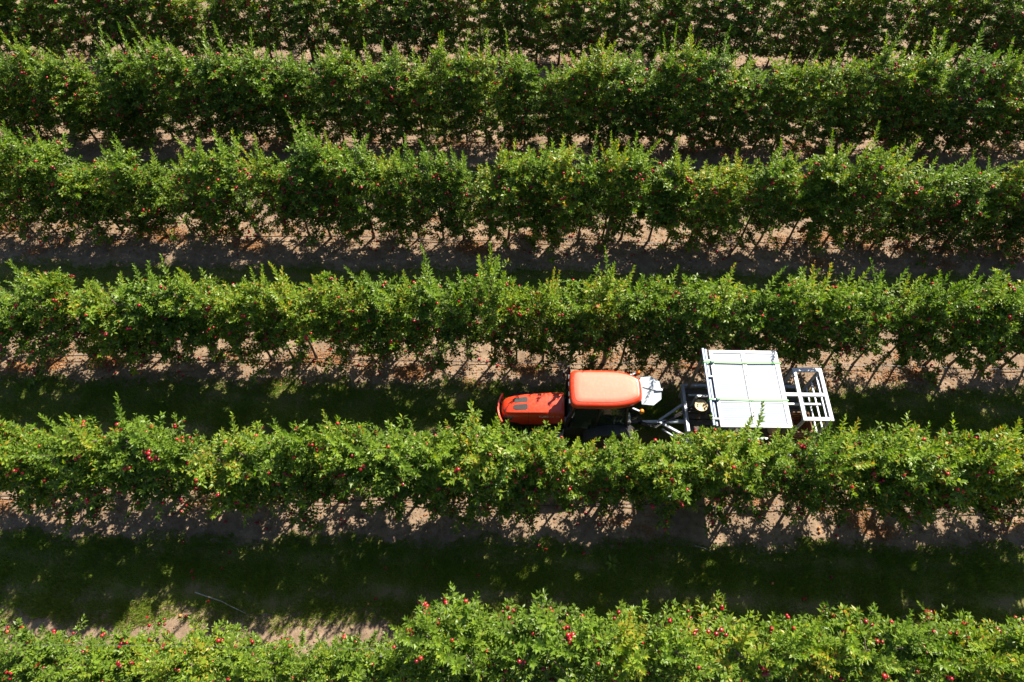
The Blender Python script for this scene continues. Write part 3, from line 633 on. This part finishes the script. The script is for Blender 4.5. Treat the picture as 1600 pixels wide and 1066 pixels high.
for y in (5.95, 7.5):
    MB().beam(L_(4.17, y, .35), L_(4.17, y, .76), .06).build('front_leg', M['galv'], K, .006)
for i, y in enumerate(np.arange(5.96, 7.5, .165)): MB().box(4.24 - TX, 6.95 - TX, y - TY, y + .145 - TY, .60, .635).build('deck_board', M['deck'], K, .004)
for x in (4.7, 5.9, 6.9): MB().beam(L_(x, 5.85, .55), L_(x, 7.6, .55), .06, .08).build('deck_bearer', M['dark'], K)
for x in (5.3, 6.2):
    MB().beam(L_(x, 6.0, .3), L_(x, 7.48, .3), .07).build('axle', M['dark'], K)
    for s in (-1, 1): wheel(K, L_(x, 6.74 + s * .66, .30), .30, .2, 14, .17, s)
for (x, y) in ((4.30, 7.56), (4.30, 5.88), (5.86, 7.56), (5.86, 5.88)):
    MB().beam(L_(x, y, .80), L_(x, y, 2.44), .06).build('canopy_post', M['post'], K, .006)
# canopy: border frame, double mullion, two ribbed sheets, side rails, straps
CX0, CX1, CY0, CY1, CZ = 4.37, 5.88, 5.77, 7.62, 2.46
fr = MB()
bw = .075
for (a, b_) in (((CX0, CY0 + bw / 2), (CX1, CY0 + bw / 2)), ((CX0, CY1 - bw / 2), (CX1, CY1 - bw / 2))): fr.beam(L_(*a, CZ), L_(*b_, CZ), bw, .06)
for x in (CX0 + bw / 2, CX1 - bw * .65): fr.beam(L_(x, CY0 + bw, CZ), L_(x, CY1 - bw, CZ), bw if x < 5 else bw * 1.3, .06)
canopy = fr.build('canopy_frame', M['white'], K, .006)
xm = (CX0 + CX1) / 2 - .01
for dx in (-.0255, .0255): MB().beam(L_(xm + dx, CY0 + bw, CZ + .002), L_(xm + dx, CY1 - bw, CZ + .002), .05, .055).build('mullion', M['seam'], canopy, .006)
for (xa, xb) in ((CX0 + bw, xm - .0515), (xm + .0515, CX1 - bw * 1.3)):
    ny = 132; yy = np.linspace(CY0 + bw, CY1 - bw, ny); zz_ = CZ + .016 + np.where(np.arange(ny) % 4 < 2, .0009, 0)
    V = [(xa - TX, y - TY, z) for y, z in zip(yy, zz_)] + [(xb - TX, y - TY, z) for y, z in zip(yy, zz_)] + [(xa - TX, y - TY, CZ - .02) for y in yy] + [(xb - TX, y - TY, CZ - .02) for y in yy]
    Fq = [(i, i + ny, i + ny + 1, i + 1) for i in range(ny - 1)] + [(2 * ny + i, 2 * ny + i + 1, 3 * ny + i + 1, 3 * ny + i) for i in range(ny - 1)]
    mb = MB().add(V, Fq); mb.build('canopy_sheet', M['panel'], canopy)
    MB().box(xa - TX, xb - TX, 6.345 - TY, 6.375 - TY, CZ + .012, CZ + .026).build('sheet_rail', M['white'], canopy)
for x, z, wd in ((4.24, 2.47, .05), (4.31, 2.43, .05)):
    MB().beam(L_(x, 5.80, z), L_(x, 7.66, z), wd, .07).build('side_rail', M['bluewhite'], K, .006)
for y in (5.95, 6.4, 6.95, 7.35): MB().box(4.22 - TX, 4.36 - TX, y - .018 - TY, y + .018 - TY, 2.44, 2.515).build('rail_clamp', M['white'], K, .004)
for y in (7.30, 6.40):
    pts = [L_(4.20, y, 2.40), L_(4.21, y, 2.52), L_(4.40, y + .005, 2.503), L_(5.1, y - .006, 2.508), L_(5.85, y + .004, 2.503), L_(5.905, y, 2.49), L_(5.91, y, 2.38)]
    sp_ = MB(); sp_.loft([[(p[0] - .002, p[1] - .015, p[2]), (p[0] - .002, p[1] + .015, p[2]), (p[0] + .002, p[1] + .015, p[2] + .004), (p[0] + .002, p[1] - .015, p[2] + .004)] for p in pts])
    stp = sp_.build('lashing_strap', M['strap'], K)
    MB().box(4.36 - TX, 4.43 - TX, y - .028 - TY, y + .028 - TY, 2.50, 2.545).build('strap_ratchet', M['dgreen'], stp, .008)
# lower beams sticking out below the canopy
for x in (4.86, 5.0, 5.2): MB().beam(L_(x, 5.6, 1.25), L_(x, 7.2, 1.25), .055, .05).build('slide_rail', M['white'], K, .006)
MB().beam(L_(4.34, 7.1, 1.22), L_(5.82, 7.1, 1.22), .05).build('rail_support', M['galv'], K, .006)
MB().beam(L_(4.34, 6.05, 1.22), L_(5.82, 6.05, 1.22), .05).build('rail_support', M['galv'], K, .006)
for x in (4.34, 5.82):
    for y in (6.05, 7.1): MB().beam(L_(x, y, .635), L_(x, y, 1.2), .05).build('rail_leg', M['galv'], K, .006)
for k_ in range(3):
    MB().tube([L_(3.1, 6.70 - .03 * k_, .62), L_(3.45, 6.66 - .05 * k_, .52 + .04 * k_), L_(3.9, 6.78 + .03 * k_, .69), L_(4.3, 6.9 + .05 * k_, .86), L_(4.6, 7.05, .78)], .014, 6).build('hydraulic_hose', M['hose'], K, 0, True)
for x_ in (CX0 + .04, xm, CX1 - .05):
    for y_ in np.linspace(CY0 + .04, CY1 - .04, 7): MB().lathe([(.012, CZ + .031), (.012, CZ + .037), (.006, CZ + .04)], 8, 'z', L_(x_, float(y_), 0)).build('bolt', M['dark'], canopy)
# jack at the front corner
MB().beam(L_(4.24, 6.02, .25), L_(4.24, 6.02, 1.12), .07).build('jack_post', M['white'], K, .008)
MB().lathe([(.05, 1.125), (.085, 1.13), (.085, 1.17), (.03, 1.20)], 14, 'z', L_(4.24, 6.14, 0)).build('jack_cap', M['blue'], K, 0, True)
MB().tube([L_(4.24, 6.14, .8), L_(4.24, 6.14, 1.13)], .03, 8).build('jack_screw', M['dark'], K, 0, True)
# rear cage
GX0, GX1, GY0, GY1, GZ = 6.36, 7.03, 6.16, 7.46, 1.98
cg = MB(); cw = .085
for y in (GY0 + cw / 2, GY1 - cw / 2): cg.beam(L_(GX0, y, GZ), L_(GX1, y, GZ), cw, .06)
for x in (GX0 + cw / 2, GX1 - cw / 2): cg.beam(L_(x, GY0 + cw, GZ), L_(x, GY1 - cw, GZ), cw, .06)
cage = cg.build('cage_top', M['white'], K, .006)
MB().beam(L_(5.90, 6.79, GZ + .003), L_(GX1 - cw, 6.79, GZ + .003), .085, .055).build('cage_link', M['white'], K, .006)
MB().beam(L_(5.90, 6.62, GZ - .12), L_(GX1 - .1, 6.62, GZ - .12), .05, .05).build('cage_link', M['white'], K, .006)
for x in (GX0 + .04, GX1 - .04):
    for y in (GY0 + .04, GY1 - .04): MB().beam(L_(x, y, .64), L_(x, y, GZ - .03), .055).build('cage_post', M['galv'], K, .006)
for i in range(4): MB().beam(L_(GX1 - .04, GY0 + .07, 1.76 - .3 * i), L_(GX1 - .04, GY1 - .07, 1.76 - .3 * i), .035, .045).build('cage_rail', M['galv'], K, .004)
MB().beam(L_(GX0 + .04, GY0 + .07, 1.25), L_(GX0 + .04, GY1 - .07, 1.25), .035, .05).build('cage_rail', M['galv'], K, .004)
MB().beam(L_(5.95, 7.2, 1.25), L_(6.95, 7.2, 1.25), .03).build('cage_rail', M['galv'], K, .004)
MB().beam(L_(6.02, 6.9, 1.25), L_(6.02, 7.2, 1.25), .04).build('cage_rail', M['galv'], K, .004)

# things riding on the trailer
st_ = empty('stool', (4.66, 6.98, .637)); tag(st_, 'round wooden stool on the trailer platform in front of the white canopy', 'stool')
st_.location = (4.45, 6.92, .637)
MB().lathe([(.15, .44), (.158, .452), (.158, .475), (.15, .485)], 30, 'z').build('seat', M['wood'], st_, 0, True)
for k in range(3):
    a = k * 2.094 + .5; MB().tube([(.09 * math.cos(a), .09 * math.sin(a), .445), (.17 * math.cos(a), .17 * math.sin(a), 0)], [.016, .013], 8).build('leg', M['brownwood'], st_, 0, True)
def crate(loc, sx, sy, sz, label):
    c = empty('wooden_crate', loc); tag(c, label, 'crate', 'crates on the trailer')
    nsl = 4; hh = sz / nsl
    for k in range(nsl):
        for s in (-1, 1):
            MB().box(-sx / 2, sx / 2, s * sy / 2 - .01, s * sy / 2 + .01, k * hh + .008, (k + 1) * hh - .008).build('slat', M['brownwood'], c, .002)
            MB().box(s * sx / 2 - .01, s * sx / 2 + .01, -sy / 2 + .012, sy / 2 - .012, k * hh + .008, (k + 1) * hh - .008).build('slat', M['brownwood'], c, .002)
    for sx_ in (-1, 1):
        for sy_ in (-1, 1): MB().box(sx_ * (sx / 2 - .03) - .018, sx_ * (sx / 2 - .03) + .018, sy_ * (sy / 2 - .03) - .018, sy_ * (sy / 2 - .03) + .018, 0, sz).build('corner_post', M['brownwood'], c)
    MB().box(-sx / 2 + .012, sx / 2 - .012, -sy / 2 + .012, sy / 2 - .012, .004, .02).build('bottom', M['brownwood'], c)
crate((6.72, 6.52, .637), .42, .5, .5, 'brown wooden crate inside the white rear cage of the trailer')
crate((6.12, 6.05, .637), .45, .3, .42, 'brown wooden crate on the trailer deck below the canopy corner')
cn = empty('plastic_canister', (6.20, 6.50, .637)); tag(cn, 'beige plastic canister standing beside the rear cage', 'canister')
MB().lathe([(.10, 0), (.125, .02), (.125, .34), (.11, .40), (.045, .44), (.04, .47)], 18, 'z').build('body', M['beige'], cn, 0, True)
MB().lathe([(.043, .472), (.048, .475), (.048, .51), (.03, .515)], 12, 'z').build('cap', M['white'], cn, 0, True)
tp = MB(); pts = []
gx, gy = np.meshgrid(np.linspace(-.2, .2, 9), np.linspace(-.28, .28, 9)); gz = .36 - .9 * (np.abs(gx) ** 1.6) - .25 * gy ** 2 + .02 * np.sin(20 * gx + 9 * gy) + .02 * np.sin(17 * gy)
V = np.stack([gx, gy, gz], -1).reshape(-1, 3); i = np.arange(8)[:, None] * 9 + np.arange(8)[None]; F_ = np.stack([i, i + 1, i + 10, i + 9], -1).reshape(-1, 4)
to = link('folded_tarpaulin', np_mesh('folded_tarpaulin', V, F_, M['dgreen'], smooth=True)); to.location = (6.12, 6.92, .72); to.modifiers.new('s', 'SOLIDIFY').thickness = .02
tag(to, 'dark green tarpaulin heaped between the canopy and the rear cage', 'tarpaulin')

# ------------------------------------------------------------------ small things on the ground
def stick(a, b_, r_, label):
    a, b_ = Vector(a), Vector(b_); m1 = a.lerp(b_, .5) + Vector((.02, .03, .012))
    tag(MB().tube([a, a.lerp(b_, .25) + Vector((.0, .015, .01)), m1, a.lerp(b_, .75) + Vector((.01, .012, .008)), b_], [r_, r_ * .95, r_ * .85, r_ * .7, r_ * .4], 6).build('fallen_branch', M['twig'], None, 0, True), label, 'branch', 'bare branches lying in the alley')
stick((-6.81, 2.80, .03), (-5.62, 2.38, .03), .012, 'long thin pale branch lying across the grass edge')
stick((4.18, 3.94, .03), (4.61, 3.76, .02), .010, 'short pale branch at the upper edge of the open grass alley')
def weed(x, y, n, ln, label):
    a = np.linspace(0, 6.283, n, endpoint=False) + rng.uniform(-.3, .3, n); el = rng.uniform(.15, .8, n)
    B = np.tile([[0, 0, .01]], (n, 1)); A = np.stack([np.cos(a) * np.cos(el), np.sin(a) * np.cos(el), np.sin(el)], -1); l = rng.uniform(.6, 1.1, n) * ln
    o = link('weed', leaves_mesh('weed', B.astype(float), A, np.tile([[0, 0, 1.]], (n, 1)) + rng.normal(0, .2, (n, 3)), l, l * .3, rng.uniform(.45, .7, n), M['grass'])); o.location = (x, y, float(hgt(x, y)))
    tag(o, label, 'weed', 'weeds in the open grass alley')
weed(2.28, 3.54, 11, .26, 'broad leaved weed in the grass, the larger one near the tractor row')
weed(7.2, 2.75, 14, .22, 'tufted broad leaved weed in the grass towards the picture corner')
